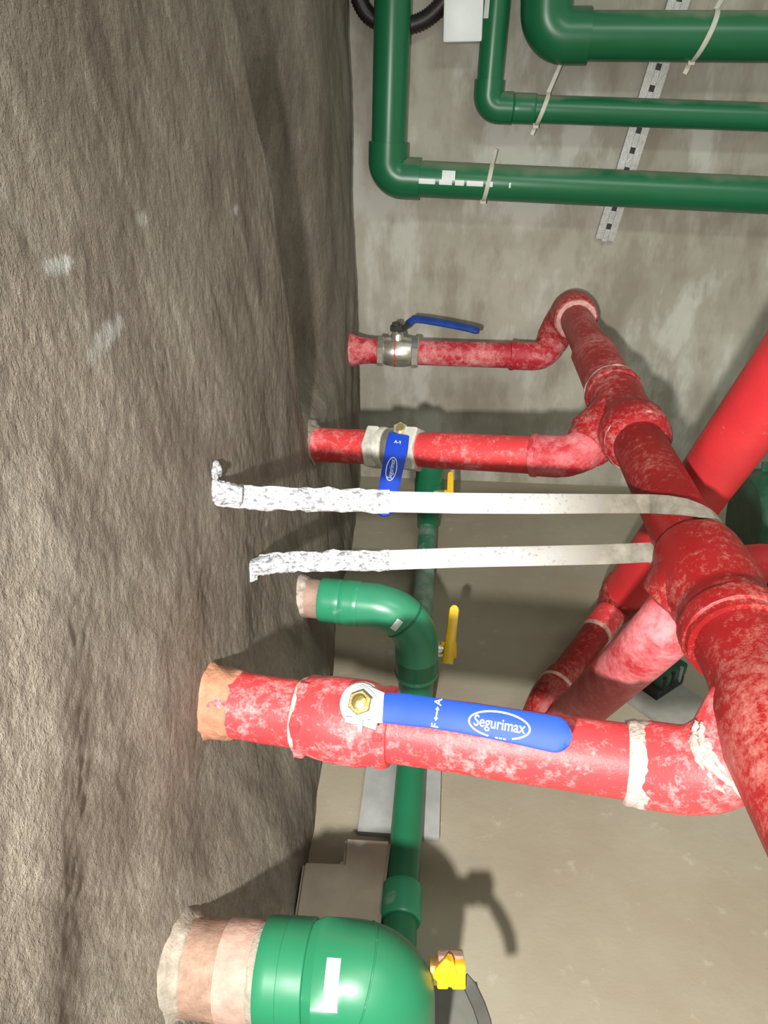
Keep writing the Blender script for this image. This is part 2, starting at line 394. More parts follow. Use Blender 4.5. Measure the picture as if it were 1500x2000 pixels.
# third, large tee near the middle
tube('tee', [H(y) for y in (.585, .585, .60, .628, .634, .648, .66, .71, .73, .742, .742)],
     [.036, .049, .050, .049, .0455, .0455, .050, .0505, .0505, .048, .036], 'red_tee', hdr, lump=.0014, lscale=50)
ringband('socket_ring', H(.592), H(.618), .0525, 'red_tee', hdr, .0016)
ringband('joint_compound', H(.738), H(.752), .0425, 'pale_compound', hdr, .002, lscale=90)
# near tee, partly out of frame
tube('tee', [H(y) for y in (-.55, .26, .40, .46, .50, .52, .55, .585)], [.044, .046, .051, .0525, .050, .044, .042, .043], 'red_tee', hdr, lump=.0016)
B3 = P(1408, 1512, .655); T3 = H(.515)
tube('tee_outlet', [T3, lerp(T3, B3, .4), lerp(T3, B3, .75), lerp(T3, B3, .95)], [.041, .041, .040, .039], 'red_front', hdr, lump=.0015)

def valve_frame(c, u, toward):
    u = Vector(u).normalized(); n = Vector(toward); n = (n-u*n.dot(u)).normalized(); return u, n, n.cross(u)

def branch(label, base, mids, end, bend, r, mats, cuts, rings):
    """one wall-to-header pipe: sections between cuts (fractions of the straight run), then the rounded elbow"""
    t = thing('branch_pipe', label, 'pipe', base, 'red branch pipes running from the left wall to the header')
    run = [base, mids]
    for (a, b, mat, rr) in cuts:
        tube('pipe_section', [lerp(base, mids, a+(b-a)*k/6) for k in range(7)], rr, mat, t, lump=.0007)
    return t
# ---- far branch
b1 = P(676, 684, 1.825); r1 = .0305
d1 = (B1-b1)
br1 = branch('far thin red branch pipe with flared wall end, nearest the back wall', b1, B1, None, 0, r1, None,
             [(-.06, .16, 'red_far', [.062, .052, .043, .036, .032, .0305, .0305]), (.36, .84, 'red_far', r1)], None)
tube('elbow', route([lerp(b1, B1, .82), B1, lerp(B1, A1, .62)], .045, 12), .0335, 'red_far', br1, lump=.001)
ringband('joint_compound', lerp(B1, A1, .44), lerp(B1, A1, .56), .0365, 'pale_compound', br1, .002)
ringband('socket_ring', lerp(b1, B1, .815), lerp(b1, B1, .84), .0352, 'red_far', br1, .0008)
# ---- middle branch
b2 = P(606, 868, 1.385); r2 = .0315
br2 = branch('middle red branch pipe with a blocky plaster lump at the wall', b2, B2, None, 0, r2, None,
             [(-.04, .26, 'red_mid', [.034, .033, r2, r2, r2, r2, r2]), (.43, .86, 'red_mid', [r2*.93, r2, r2, r2, r2, r2, r2])], None)
tube('elbow', route([lerp(b2, B2, .85), B2, lerp(B2, T2, .46)], .055, 12), .0345, 'red_pink', br2, lump=.0016)
ringband('socket_ring', lerp(b2, B2, .845), lerp(b2, B2, .87), .0362, 'red_pink', br2, .001)
ringband('joint_compound', lerp(B2, T2, .25), lerp(B2, T2, .36), .0375, 'pale_compound', br2, .003, lscale=110)
collar(br2, b2, B2-b2, .034, 'plaster', .8, .008, 55, .012)
# ---- near branch
b3 = P(372, 1364, .80); E3 = P(1330, 1502, .688); r3 = .0345
br3 = branch('near thick red branch pipe with orange plaster at the wall and white-caked elbow', b3, E3, None, 0, r3, None,
             [(0, .275, 'red_front', [r3*1.03, r3*1.02, r3, r3, r3, r3, r3]), (.44, .94, 'red_front', r3)], None)
tube('elbow', route([lerp(b3, E3, .945), B3, lerp(B3, T3, .8)], .06, 12), .0395, 'red_front', br3, lump=.0014)
ringband('joint_compound', lerp(b3, E3, .900), lerp(b3, E3, .950), .0402, 'compound', br3, .0032, lscale=120)
dirB = (B3-E3).normalized()
collar(br3, b3, E3-b3, .0352, 'orange_plaster', .42, .004, 80, .034)
ctr3 = route([E3, B3, T3], .06, 12)
def snap(p, rr):
    q = min(ctr3, key=lambda c: (c-p).length); return q+(p-q).normalized()*rr
def strand(px, w_):
    pts = []
    for i in range(len(px)-1):
        for k in range(5):
            t_ = k/5; pts.append((px[i][0]+(px[i+1][0]-px[i][0])*t_+random.uniform(-3, 3), px[i][1]+(px[i+1][1]-px[i][1])*t_))
    q = []
    for x, y in pts:
        best = min((P(x, y, .56+.004*k) for k in range(40)), key=lambda p: abs(min((c-p).length for c in ctr3)-.0405)+.02*(p-CAM).length)
        q.append(snap(best, .0405))
    n = len(q); tube('joint_compound', q, [w_*(.35+.65*math.sin(math.pi*min(1, (i+1)/(n+1)*1.0)))*random.uniform(.75, 1.15) for i in range(n)], 'compound', br3, seg=10, lump=.0016, lscale=150, sharp=0)
strand([(1362, 1408), (1356, 1432), (1360, 1462), (1378, 1490), (1410, 1515)], .0050)
strand([(1372, 1410), (1369, 1440), (1376, 1470), (1400, 1502), (1440, 1545), (1490, 1580)], .0042)
strand([(1352, 1425), (1352, 1455), (1370, 1492), (1396, 1528), (1430, 1565)], .0030)
strand([(1384, 1440), (1392, 1475), (1425, 1515), (1470, 1555)], .0026)
strand([(1318, 1478), (1330, 1492), (1345, 1512), (1358, 1535)], .0032)

# ------------------------------------------------------------------ ball valves
def lever(parent, pts, wid, nrm, thick, mat, roundend=True):
    """lever grip with a rounded tip"""
    pts = [Vector(p) for p in pts]; out = []; ww = []; nn = []
    for p, w_, n_ in zip(pts, wid, nrm): out.append(p); ww.append(w_); nn.append(n_)
    t = (pts[-1]-pts[-2]).normalized(); L = wid[-1]*.5
    for k in range(1, 7):
        a = k/6*math.pi/2; out.append(pts[-1]+t*L*math.sin(a)); ww.append(max(.0015, wid[-1]*math.cos(a))); nn.append(nrm[-1])
    return strip('handle', out, ww, nn, thick, mat, parent)
# near valve, painted red, blue lever along the pipe
V3 = lerp(b3, E3, .352); u3 = (E3-b3).normalized()
v3 = thing('ball_valve', 'red painted ball valve with long blue lettered lever on the near pipe', 'valve', V3, 'ball valves on the red branch pipes')
pp = [.262, .262, .272, .285, .30, .32, .352, .385, .402, .412, .418, .43, .445, .45, .45]
rr = [.034, .039, .040, .0405, .042, .0432, .0436, .0432, .0418, .0408, .0392, .0405, .0405, .039, .03]
tube('body', [lerp(b3, E3, k) for k in pp], rr, 'red_front', v3, lump=.0008, seg=32)
hexband('end_nut', lerp(b3, E3, .255), lerp(b3, E3, .280), .0435, 'red_front', v3)
ringband('joint_compound', lerp(b3, E3, .250), lerp(b3, E3, .262), .0385, 'compound', v3, .0018, lscale=90)
hexband('end_nut', lerp(b3, E3, .425), lerp(b3, E3, .447), .0425, 'red_front', v3)
S3 = P(706, 1376, .66); nv = (CAM-V3); nv = (nv-u3*nv.dot(u3)).normalized(); nv = (nv+Vector((0, 0, .10))).normalized()
s3 = V3+nv*.062; s3 = onplane(704, 1374, s3, nv); sd3 = nv.cross(u3)
tube('stem', [s3-nv*.035, s3-nv*.004], .016, 'red_front', v3)
tube('gland', [s3-nv*.012, s3-nv*.004, s3-nv*.004, s3+nv*.001], [.021, .021, .019, .019], 'steel', v3)
plate_pts = []
def PL(px, py, off=0): return onplane(px, py, s3+nv*off, nv)
# metal tongue of the lever around the nut
bm = bmesh.new(); outl = [(672, 1372), (676, 1352), (690, 1341), (708, 1338), (730, 1344), (752, 1354), (752, 1411), (738, 1412), (722, 1405), (694, 1402), (676, 1400), (668, 1390)]
top = [bm.verts.new(PL(x, y, .003)) for x, y in outl]; bot = [bm.verts.new(PL(x, y, .003)-nv*.004) for x, y in outl]
bm.faces.new(top); bm.faces.new(bot[::-1])
for i in range(len(outl)): bm.faces.new((top[i], top[i-1], bot[i-1], bot[i]))
bmesh.ops.recalc_face_normals(bm, faces=bm.faces); me = bpy.data.meshes.new('m'); bm.to_mesh(me); bm.free(); link('lever_plate', me, 'steel', v3, False)
strip('stop_tab', [PL(676, 1405, .002), PL(690, 1408, .002), PL(706, 1410, .001), PL(736, 1418, .0)], [.006, .007, .007, .009], [nv]*4, .006, 'steel', v3)
strip('stop_tab', [PL(704, 1408, .004), PL(703, 1430, .004)], [.006, .005], [nv]*2, .004, 'steel', v3)
nc = PL(706, 1374, .003)
tube('washer', [nc, nc+nv*.002], .0150, 'steel', v3, seg=24)
hexband('nut', nc+nv*.001, nc+nv*.009, .0118, 'brass', v3)
tube('bolt_end', [nc+nv*.008, nc+nv*.0125, nc+nv*.0135], [.0070, .0070, .0055], 'brass', v3, seg=20)
ctr = [(750, 1383), (775, 1384), (800, 1387), (840, 1392), (900, 1401), (960, 1411), (1020, 1422), (1082, 1434)]
wpx = [58, 62, 62, 60, 61, 64, 68, 72]
offs = [.004, .0045, .006, .009, .011, .012, .0125, .013]
hp = [PL(x, y, o) for (x, y), o in zip(ctr, offs)]
hw = [(PL(x-6, y+w_*.5, o)-PL(x+6, y-w_*.5, o)).length*.965 for (x, y), w_, o in zip(ctr, wpx, offs)]
h3 = lever(v3, hp, hw, [nv]*8, .0072, 'blue')
def grip(px, py, off): return PL(px, py, off+.0040)
hu = (grip(1040, 1424, .0125)-grip(910, 1402, .0125)).normalized(); hv = nv.cross(hu)
lo = grip(975, 1416, .0125)
text_mesh('lettering', 'Segurimax', .0136, lo+hv*.0003, hu, hv, 'print_white', h3, xs=.80)
# ellipse around the name, open at the foot
def ellipse(c, a, b, wd, a0, a1, n=60):
    V = []; fs = []
    for k in range(n+1):
        t = a0+(a1-a0)*k/n
        for q in (-.5, .5): V.append(c+hu*(a+q*wd)*math.cos(t)+hv*(b+q*wd)*math.sin(t)+nv*.0003)
    fs = [(2*k, 2*k+2, 2*k+3, 2*k+1) for k in range(n)]
    me = bpy.data.meshes.new('m'); me.from_pydata([tuple(v) for v in V], [], fs); return link('ellipse_print', me, 'print_white', h3, False)
ellipse(lo, .0268, .0112, .0016, -R(80)+R(18), R(252))
for k in range(3):
    c0 = lo+hu*(-.001+.0035*k)-hv*.0112+nv*.0003
    me = bpy.data.meshes.new('m'); me.from_pydata([tuple(c0+hu*x*.0012+hv*y*.0006) for x, y in ((-1, -1), (1, -1), (1, 1), (-1, 1))], [], [(0, 1, 2, 3)]); link('small_print', me, 'print_white', h3, False)
fo = grip(853, 1394, .0095); fv = hv
text_mesh('lettering', 'F', .0095, fo-hv*.0105+hu*.0003, hv, -hu, 'print_white', h3)
text_mesh('lettering', 'A', .0095, fo+hv*.0105, hv, -hu, 'print_white', h3)
me = bpy.data.meshes.new('m'); w1, w2 = .0006, .0018
me.from_pydata([tuple(fo+hv*a+hu*b+nv*.0003) for a, b in ((-.0035, -w1), (.0035, -w1), (.0035, w1), (-.0035, w1), (.0035, -w2), (.0065, 0), (.0035, w2), (-.0035, w2), (-.0065, 0), (-.0035, -w2))], [], [(0, 1, 2, 3), (4, 5, 6), (7, 8, 9)]); link('arrow_print', me, 'print_white', h3, False)

# middle valve: chalky nuts, blue lever hanging across the pipe
V2 = lerp(b2, B2, .345); u2 = (B2-b2).normalized()
v2 = thing('ball_valve', 'ball valve with white nuts and blue lever hanging down on the middle pipe', 'valve', V2, 'ball valves on the red branch pipes')
tube('body', [lerp(b2, B2, k) for k in (.26, .29, .30, .34, .38, .39, .42)], [.029, .030, .034, .0365, .034, .030, .029], 'chrome', v2)
hexband('end_nut', lerp(b2, B2, .247), lerp(b2, B2, .295), .0415, 'chalk_nut', v2)
hexband('end_nut', lerp(b2, B2, .395), lerp(b2, B2, .445), .0425, 'chalk_nut', v2)
ringband('collar', lerp(b2, B2, .285), lerp(b2, B2, .315), .0375, 'chalk_nut', v2, .0006)
ringband('collar', lerp(b2, B2, .375), lerp(b2, B2, .405), .0365, 'chalk_nut', v2, .0006)
n2 = Vector((.02, -.62, .78)); st = P(782, 842, 1.30)
tube('stem', [V2, lerp(V2, st, .7), st], [.013, .012, .011], 'chrome', v2)
hexband('nut', st-n2*.004, st+n2*.010, .0135, 'chrome', v2); tube('bolt_end', [st+n2*.008, st+n2*.016], .007, 'brass', v2, seg=16)
ln = [P(779, 850, 1.275), P(775, 872, 1.262), P(770, 900, 1.25), P(762, 940, 1.235), P(755, 975, 1.225), P(751, 992, 1.22)]
nl = [(CAM-p) for p in ln]
h2 = lever(v2, ln, [.036, .038, .0365, .034, .031, .029], nl, .007, 'blue')
lu = (ln[4]-ln[1]).normalized(); cf = (CAM-ln[3]).normalized(); cf = (cf-lu*cf.dot(lu)).normalized(); lv = cf.cross(lu)
lc = P(764, 918, 1.243)+cf*.0043
text_mesh('lettering', 'Segurimax', .0105, lc, -lu, -lv, 'print_white', h2, xs=.82)
V = []
for k in range(41):
    t = 2*math.pi*k/40
    for q in (-.5, .5): V.append(lc+lu*(.0215+q*.0014)*math.cos(t)+lv*(.0085+q*.0014)*math.sin(t)+cf*.0002)
me = bpy.data.meshes.new('m'); me.from_pydata([tuple(v) for v in V], [], [(2*k, 2*k+2, 2*k+3, 2*k+1) for k in range(40)]); link('ellipse_print', me, 'print_white', h2, False)
text_mesh('lettering', 'F-A', .008, P(776, 866, 1.265)+cf*.0045, -lv, lu*-1, 'print_white', h2)

# far valve: nickel body, thin blue lever rising to the right
V1 = lerp(b1, B1, .265); u1 = (B1-b1).normalized()
v1 = thing('ball_valve', 'nickel ball valve with raised blue lever on the far pipe', 'valve', V1, 'ball valves on the red branch pipes')
tube('body', [lerp(b1, B1, k) for k in (.17, .19, .20, .24, .29, .33, .34, .36)], [.030, .031, .0335, .0365, .0365, .0335, .031, .030], 'chrome', v1)
hexband('end_nut', lerp(b1, B1, .155), lerp(b1, B1, .19), .0375, 'chrome', v1)
hexband('end_nut', lerp(b1, B1, .325), lerp(b1, B1, .362), .0395, 'chrome', v1)
q = P(774, 640, 1.79); ax1 = (q-V1).normalized()
tube('stem', [V1+ax1*.02, lerp(V1, q, .75), lerp(V1, q, .8), q], [.017, .015, .012, .012], 'chrome', v1)
hexband('nut', q-ax1*.006, q+ax1*.006, .0165, 'dark_grey', v1)
tube('bolt_end', [q+ax1*.004, q+ax1*.013], .009, 'dark_grey', v1, seg=16)
lp = [P(778, 644, 1.79), P(790, 641, 1.785), P(803, 628, 1.78)]
strip('lever_plate', lp, [.026, .024, .022], [(0, -.3, 1)]*3, .004, 'dark_grey', v1)
lp = [P(798, 632, 1.78), P(808, 623, 1.78), P(830, 625, 1.775), P(870, 632, 1.765), P(910, 640, 1.755), P(928, 645, 1.75)]
lever(v1, lp, [.022, .024, .024, .023, .022, .021], [(0, -.35, 1)]*6, .008, 'blue_dull')
c1 = lerp(b1, B1, .245)
tube('red_mark', [c1-u1*.0015, c1+u1*.0015], .0369, 'red_clean', v1)

# ------------------------------------------------------------------ other red pipes
RA = P(1430, 868, 1.07); RB = P(1212, 1172, 1.50); rd = (RA-RB).normalized(); RTOP = RA+rd*.75
rp = thing('riser_pipe', 'fat smooth bright red pipe slanting up to the right edge', 'pipe', RB)
tube('pipe_section', [lerp(RB, RTOP, k/8) for k in range(9)], .0445, 'red_clean', rp)
ringband('socket_ring', RB+rd*.02, RB+rd*.055, .0475, 'red_tee', rp, .0006)
RC = P(1066, 1368, 1.30)
tp = thing('floor_pipe', 'thin dark red pipe with white ringed couplings behind the chalky red pipe', 'pipe', RC)
td = (RC-RB).normalized()
tube('pipe_section', [RB+td*.0, RB+td*.03, RB+td*.06, lerp(RB, RC, .5), lerp(RB, RC, .9)], [.042, .036, .0275, .0265, .0265], 'red_tee', tp, lump=.0006)
ringband('coupling', lerp(RB, RC, .16), lerp(RB, RC, .36), .0305, 'red_mid', tp, .0006, .1)
ringband('joint_compound', lerp(RB, RC, .345), lerp(RB, RC, .375), .0305, 'pale_compound', tp, .001)
ringband('joint_compound', lerp(RB, RC, .07), lerp(RB, RC, .10), .0305, 'pale_compound', tp, .001)
tube('elbow', route([lerp(RB, RC, .80), RC, Vector((RC.x-.02, RC.y-.02, .0))], .05, 10), .0305, 'red_tee', tp, lump=.0006)
ringband('joint_compound', lerp(RB, RC, .86), lerp(RB, RC, .885), .0325, 'pale_compound', tp, .001)
KA = H(.70); KB = P(1300, 1228, .835); KC = P(1128, 1392, 1.15)
kd = (KC-KB).normalized()
kp = thing('drop_pipe', 'chalky pink-red pipe dropping from the large tee towards the floor', 'pipe', KC)
tube('pipe_section', [lerp(KA, KB, .35), KB, lerp(KB, KC, .25), lerp(KB, KC, .5), KC, KC+kd*.11], [.036, .0345, .034, .034, .034, .034], 'red_pink', kp, lump=.0012)
tube('tee_outlet', [lerp(KA, KB, .0), lerp(KA, KB, .45), lerp(KA, KB, .62), lerp(KA, KB, .68)], [.050, .050, .048, .036], 'red_tee', hdr, lump=.0014)
QA = P(1420, 1097, 1.26); QB = P(1640, 1108, 1.24)
qp = thing('suction_pipe', 'short smooth red pipe at the right edge below the green pump', 'pipe', QB)
tube('pipe_section', [lerp(RB, RA, .22), lerp(QA, QB, .3), QB], .0335, 'red_clean', qp)
ringband('flange', lerp(QA, QB, .86), lerp(QA, QB, .93), .06, 'red_clean', qp)

# ------------------------------------------------------------------ white strap loop
su = [P(418, 912, .80), P(404, 935, .795), P(412, 956, .795), P(440, 967, .80), P(520, 973, .815), P(640, 976, .825), P(760, 980, .832), P(900, 983, .84), P(1050, 984, .845), P(1180, 984, .85), P(1270, 986, .852), P(1330, 990, .855)]
sl = [P(487, 1130, .955), P(492, 1112, .955), P(520, 1102, .955), P(560, 1098, .95), P(640, 1096, .95), P(760, 1094, .945), P(900, 1089, .94), P(1050, 1086, .935), P(1180, 1083, .93), P(1268, 1079, .925)]
yl = .80
ps = thing('pipe_strap', 'white plaster-smeared metal strap looped around the header and fixed to the left wall', 'strap', su[0])
nu = [(CAM-p).normalized()+Vector((0, 0, .25)) for p in su]
def over_header(px, py, r):
    d = ray(px, py); ox, oz = CAM.x-HX, CAM.z-HZ
    a_ = d.x**2+d.z**2; b_ = 2*(ox*d.x+oz*d.z); c_ = ox*ox+oz*oz-r*r; q_ = b_*b_-4*a_*c_
    return CAM+d*((-b_-math.sqrt(max(q_, 0)))/(2*a_))
wrap = [over_header(x, y, .0435) for x, y in ((1268, 984), (1300, 986), (1335, 990), (1365, 997), (1388, 1005), (1402, 1013))]
su = su[:9]+[lerp(su[8], wrap[0], .55)]+wrap
nu = [(CAM-p).normalized()+Vector((0, 0, .25)) for p in su[:-6]]+[Vector((p.x-HX, 0, p.z-HZ)).normalized()*k_+(CAM-p).normalized()*(1-k_) for p, k_ in zip(su[-6:], (.1, .35, .6, .8, .9, 1))]
ctr_h = H(.775); loop = []; ln_ = []
for a in (-20, -55, -90):                                   # round the far side and under the header
    d = Vector((math.cos(R(a)), 0, math.sin(R(a)))); loop.append(ctr_h+d*.047); ln_.append(d)
nW = 7
def dense(a, k=9):
    out = []
    for i in range(len(a)-1):
        for j in range(k):
            p0, p1, p2, p3 = a[max(i-1, 0)], a[i], a[i+1], a[min(i+2, len(a)-1)]; t_ = j/k
            out.append(.5*((2*p1)+(p2-p0)*t_+(2*p0-5*p1+4*p2-p3)*t_*t_+(3*p1-p0-3*p2+p3)*t_**3))
    return out+[a[-1]]
su0 = dense(su[2:nW]); strip('strap_end', su0, [.022+.004*min(1, i/8) for i in range(len(su0))], [(CAM-p).normalized()+Vector((0, 0, .25)) for p in su0], .007, 'strap_white', ps, lump=.0024)
strip('strap_band', su[nW-1:]+loop, [.0235]*(len(su)-nW+1)+[.0235]*len(loop), nu[nW-1:]+ln_, .0035, 'strap_metal', ps)
nl_ = [(CAM-p).normalized()+Vector((0, 0, .15)) for p in sl]
sl0 = dense(sl[:6]); strip('strap_end', sl0, [.019+.0065*min(1, i/16) for i in range(len(sl0))], [(CAM-p).normalized()+Vector((0, 0, .15)) for p in sl0], .007, 'strap_white', ps, lump=.0024)
back = [H(.845)+Vector((-.042, 0, -.012)), H(.845)+Vector((-.030, 0, -.034))]
strip('strap_band', sl[5:]+[lerp(sl[-1], loop[-1], .5), loop[-1]], [.025]*len(sl[5:])+[.0235, .0235], nl_[5:]+[Vector((-.5, -.6, -.2)), Vector((-.6, 0, -.8))], .0035, 'strap_metal', ps)
hk = dense([P(428, 914, .80), P(412, 918, .795), P(405, 935, .793), P(412, 953, .793), P(436, 965, .797), P(470, 969, .803)], 6)
tube('strap_hook', hk, [.0075+.0045*min(1, i/8) for i in range(len(hk))], 'strap_white', ps, seg=16, lump=.0032, lscale=130, sharp=0)
hk = dense([P(492, 1134, .957), P(489, 1120, .955), P(497, 1107, .953), P(530, 1100, .952)], 6)
tube('strap_hook', hk, [.006+.004*min(1, i/8) for i in range(len(hk))], 'strap_white', ps, seg=16, lump=.0028, lscale=130, sharp=0)
for e, (px, py, Z) in enumerate(((424, 918, .802), (492, 1126, .957))):
    c = P(px, py, Z); tube('wall_plug', [c+Vector((-.03, 0, 0)), c+Vector((-.006, 0, 0)), c+Vector((.004, 0, 0))], [.008, .011, .006], 'strap_white', ps, lump=.002, lscale=120)

# ------------------------------------------------------------------ green floor header with drops
GX, GZ, GR = -.030, .040, .024
def G(y, dx=0): return Vector((GX+dx, y, GZ))
gh = thing('floor_header_pipe', 'green pipe running along the floor beside the left wall', 'pipe', (GX, 1.2, 0))
tube('pipe_section', [G(.50), G(.75), G(1.0)], .0232, 'green_bright', gh)
tube('pipe_section', [G(.96), G(1.3), G(1.66)], .0225, 'green_chalky', gh)
ringband('socket_ring', G(.585), G(.635), .0285, 'green_dusty', gh, bev=.12)
tube('pipe_section', [G(1.60), G(1.78)], .0225, 'green_header', gh)
gl = 'green elbow pipes dropping from the left wall to the floor header'
# middle green branch
gb = P(566, 1164, 1.255); gc = Vector((GX, gb.y-.02, gb.z)); gd = Vector((GX, gb.y-.02, GZ))
ge = thing('elbow_pipe', 'dusty light green elbow pipe with pinkish wall stub, just below the white strap', 'pipe', (GX, gb.y, 0), gl)
L = lambda k: lerp(gb, gc, k)
tube('wall_stub', [L(-.12), L(.02), L(.12), L(.30)], [.0325, .033, .033, .0325], 'pink_sleeve', ge, lump=.0006)
ringband('stub_ring', L(-.03), L(.04), .036, 'compound', ge, .003)
ringband('stub_ring', L(.05), L(.08), .0345, 'sleeve_dark', ge, .001)
ringband('socket_ring', L(.25), L(.42), .0375, 'green_dusty', ge, .0005, .08)
ringband('socket_ring', L(.41), L(.56), .0385, 'green_dusty', ge, .0004, .06)
ep = route([L(.55), gc, lerp(gc, gd, .45)], .075, 16)
h = len(ep)//2
tube('elbow', ep[:h+1], .0375, 'green_milky', ge, lump=.0004)
tube('elbow', ep[h:], .0368, 'green_milky', ge, lump=.0004)
ringband('socket_ring', ep[h]-(ep[h+1]-ep[h-1]).normalized()*.0025, ep[h]+(ep[h+1]-ep[h-1]).normalized()*.0025, .0385, 'green_header', ge)
collar(ge, gb, gc-gb, .0335, 'compound', .35, .004, 90, .010)
tube('drop', [lerp(gc, gd, .40), lerp(gc, gd, .62), lerp(gc, gd, .63), gd], [.0365, .036, .031, .030], 'green_header', ge)
ringband('socket_ring', lerp(gc, gd, .60), lerp(gc, gd, .64), .0375, 'green_dusty', ge)
stc = P(806, 1172, 1.2)
def sticker(parent, c, axis, rad, ang, L_, W_, mat='sticker', name='sticker', n=6):
    """paper label bent round a pipe; c on the axis, ang from the view side"""
    axis = Vector(axis).normalized(); d = (CAM-c); d = (d-axis*d.dot(axis)).normalized(); e = axis.cross(d); V = []; fs = []
    for k in range(n+1):
        a = ang+(k/n-.5)*W_/rad; q = d*math.cos(a)+e*math.sin(a)
        for sgn in (-.5, .5):
            V.append(c+axis*L_*sgn+q*rad)
    fs = [(2*k, 2*k+1, 2*k+3, 2*k+2) for k in range(n)]
    me = bpy.data.meshes.new(name); me.from_pydata([tuple(v) for v in V], [], fs); return link(name, me, mat, parent)
sticker(ge, ep[h-2], ep[h-1]-ep[h-3], .0384, .45, .011, .022)
# back green branch, half hidden by the middle red pipe
gy = 1.615
g2b = Vector((WX, gy, .258)); g2c = Vector((GX, gy, .258)); g2d = Vector((GX, gy, GZ))
g2 = thing('elbow_pipe', 'dark green elbow pipe half hidden behind the middle red pipe and its blue lever', 'pipe', (GX, gy, 0), gl)
tube('elbow', route([g2b, g2c, lerp(g2c, g2d, .6)], .06, 12), .034, 'green_header', g2)
tube('wall_stub', [g2b-Vector((.03, 0, 0)), g2b+Vector((.06, 0, 0))], .0355, 'pink_sleeve', g2, lump=.0005)
tube('drop', [lerp(g2c, g2d, .4), lerp(g2c, g2d, .78), lerp(g2c, g2d, .82), g2d], [.036, .035, .028, .027], 'green_header', g2)
ringband('socket_ring', lerp(g2c, g2d, .56), lerp(g2c, g2d, .62), .0378, 'green_dusty', g2)
# big front green branch
fb = P(352, 1886, .715); fk = P(752, 1920, .69); fu = (fk-fb).normalized()
fr = .0495
fe = thing('elbow_pipe', 'big glossy green elbow pipe with white sticker at the bottom of the view', 'pipe', (fk.x, fk.y, 0), gl)
L = lambda k: lerp(fb, fk, k)
tube('wall_stub', [L(-.15), L(.0), L(.18), L(.20), L(.42)], [.0425, .0425, .0425, .0435, .043], 'sleeve_dark', fe, lump=.0008)
collar(fe, fb, fu, .0425, 'plaster', .45, .005, 70, .010)
tube('wall_stub', [L(.23), L(.235), L(.41)], [.0425, .0442, .0440], 'pink_sleeve', fe, lump=.0008)
ringband('stub_ring', L(.385), L(.435), .0450, 'plaster', fe, .0016)
ringband('socket_ring', L(.425), L(.64), .0495, 'green_bright', fe, .0003, .04, seg=40)
ringband('socket_ring', L(.53), L(.655), .0500, 'green_bright', fe, .0003, .05, seg=40)
fd = Vector((fk.x+.004, fk.y, GZ))
ep = route([L(.64), L(.645), L(.67), L(.70), L(.975), lerp(L(.975), fd, .7)], [0, 0, 0, 0, .062, 0], 14)
rads = []
for i, p in enumerate(ep):
    k = (p-fb).dot(fu)/(fk-fb).length
    rads.append(.0455 if k < .642 else (.046+.005*min(1, (k-.64)/.06) if k < .70 else .0512))
tube('elbow', ep, rads, 'green_bright', fe, seg=40, sharp=50)
hh = [i for i, p in enumerate(ep) if (p-fb).dot(fu)/(fk-fb).length > .84][3]
tb = (ep[hh+1]-ep[hh-1]).normalized(); ringband('seam_ring', ep[hh]-tb*.0012, ep[hh]+tb*.0012, .0519, 'green_header', fe, seg=40)
tube('drop', [lerp(L(.975), fd, .45), lerp(L(.975), fd, .9), fd], [.050, .048, .03], 'green_bright', fe)
sticker(fe, L(.79), fu, .0516, .10, .0125, .042)
# yellow handled valves on the green drops
yg = 'yellow handled valves on the green drops'
def yvalve(label, stem0, hub, tip0, tip1, w_, loc):
    t = thing('lever_valve', label, 'valve', loc, yg)
    tube('stem', [stem0, lerp(stem0, hub, .6), hub], [.015, .013, .009], 'chrome', t, seg=16)
    nn = (CAM-hub).normalized()
    lever(t, [tip0, lerp(tip0, tip1, .5), tip1], [w_, w_*.95, w_*.9], [nn]*3, .008, 'yellow')
    ax = (hub-stem0).normalized()
    hexband('hub', hub-ax*.010, hub+ax*.012, w_*.85, 'yellow', t)
    return t
s0 = P(840, 1268, 1.30); hb = P(877, 1268, 1.30)
t = yvalve('yellow lever valve beside the dusty light green elbow', s0, hb, P(874, 1296, 1.28), P(887, 1192, 1.31), .019, s0)
box('wing', P(868, 1262, 1.295), RT*.007, FW*.006, UP*.008, 'yellow', t, .002)
s1 = P(846, 965, 1.80); hb = P(874, 968, 1.80)
yvalve('yellow lever just above the white strap, under the middle red pipe', s1, hb, P(879, 975, 1.79), P(880, 928, 1.81), .017, s1)
s2 = P(838, 1895, .72); hb = P(872, 1898, .72)
t = thing('lever_valve', 'yellow butterfly handled valve with black lever beside the big front green elbow', 'valve', s2, yg)
tube('stem', [s2, P(858, 1896, .72), P(880, 1898, .72)], [.013, .012, .009], 'brass', t, seg=16)
nn = (CAM-hb).normalized()
strip('wing', [P(857, 1908, .712), P(868, 1890, .71), P(878, 1870, .71)], [.014, .013, .006], [nn]*3, .012, 'yellow', t)
strip('wing', [P(878, 1872, .71), P(884, 1895, .71), P(880, 1918, .712)], [.006, .010, .010], [nn]*3, .012, 'yellow', t)
box('wing', P(895, 1902, .712), RT*.0068, FW*.006, UP*.0118, 'yellow', t, .002)
box('wing', P(864, 1908, .712), RT*.0055, FW*.006, UP*.0085, 'yellow', t, .002)
box('collar', P(880, 1872, .722), RT*.0125, FW*.006, UP*.006, 'sleeve_dark', t, .002)
M['slab_grey'] = simple('matt_grey', (.16, .16, .14), .8, 0, .12)
strip('lever', [P(905, 1908, .72), P(920, 1930, .715), P(936, 1965, .70), P(946, 1995, .69), P(952, 2030, .68)], [.010, .013, .013, .013, .012], [nn]*5, .006, 'dark_grey', t)

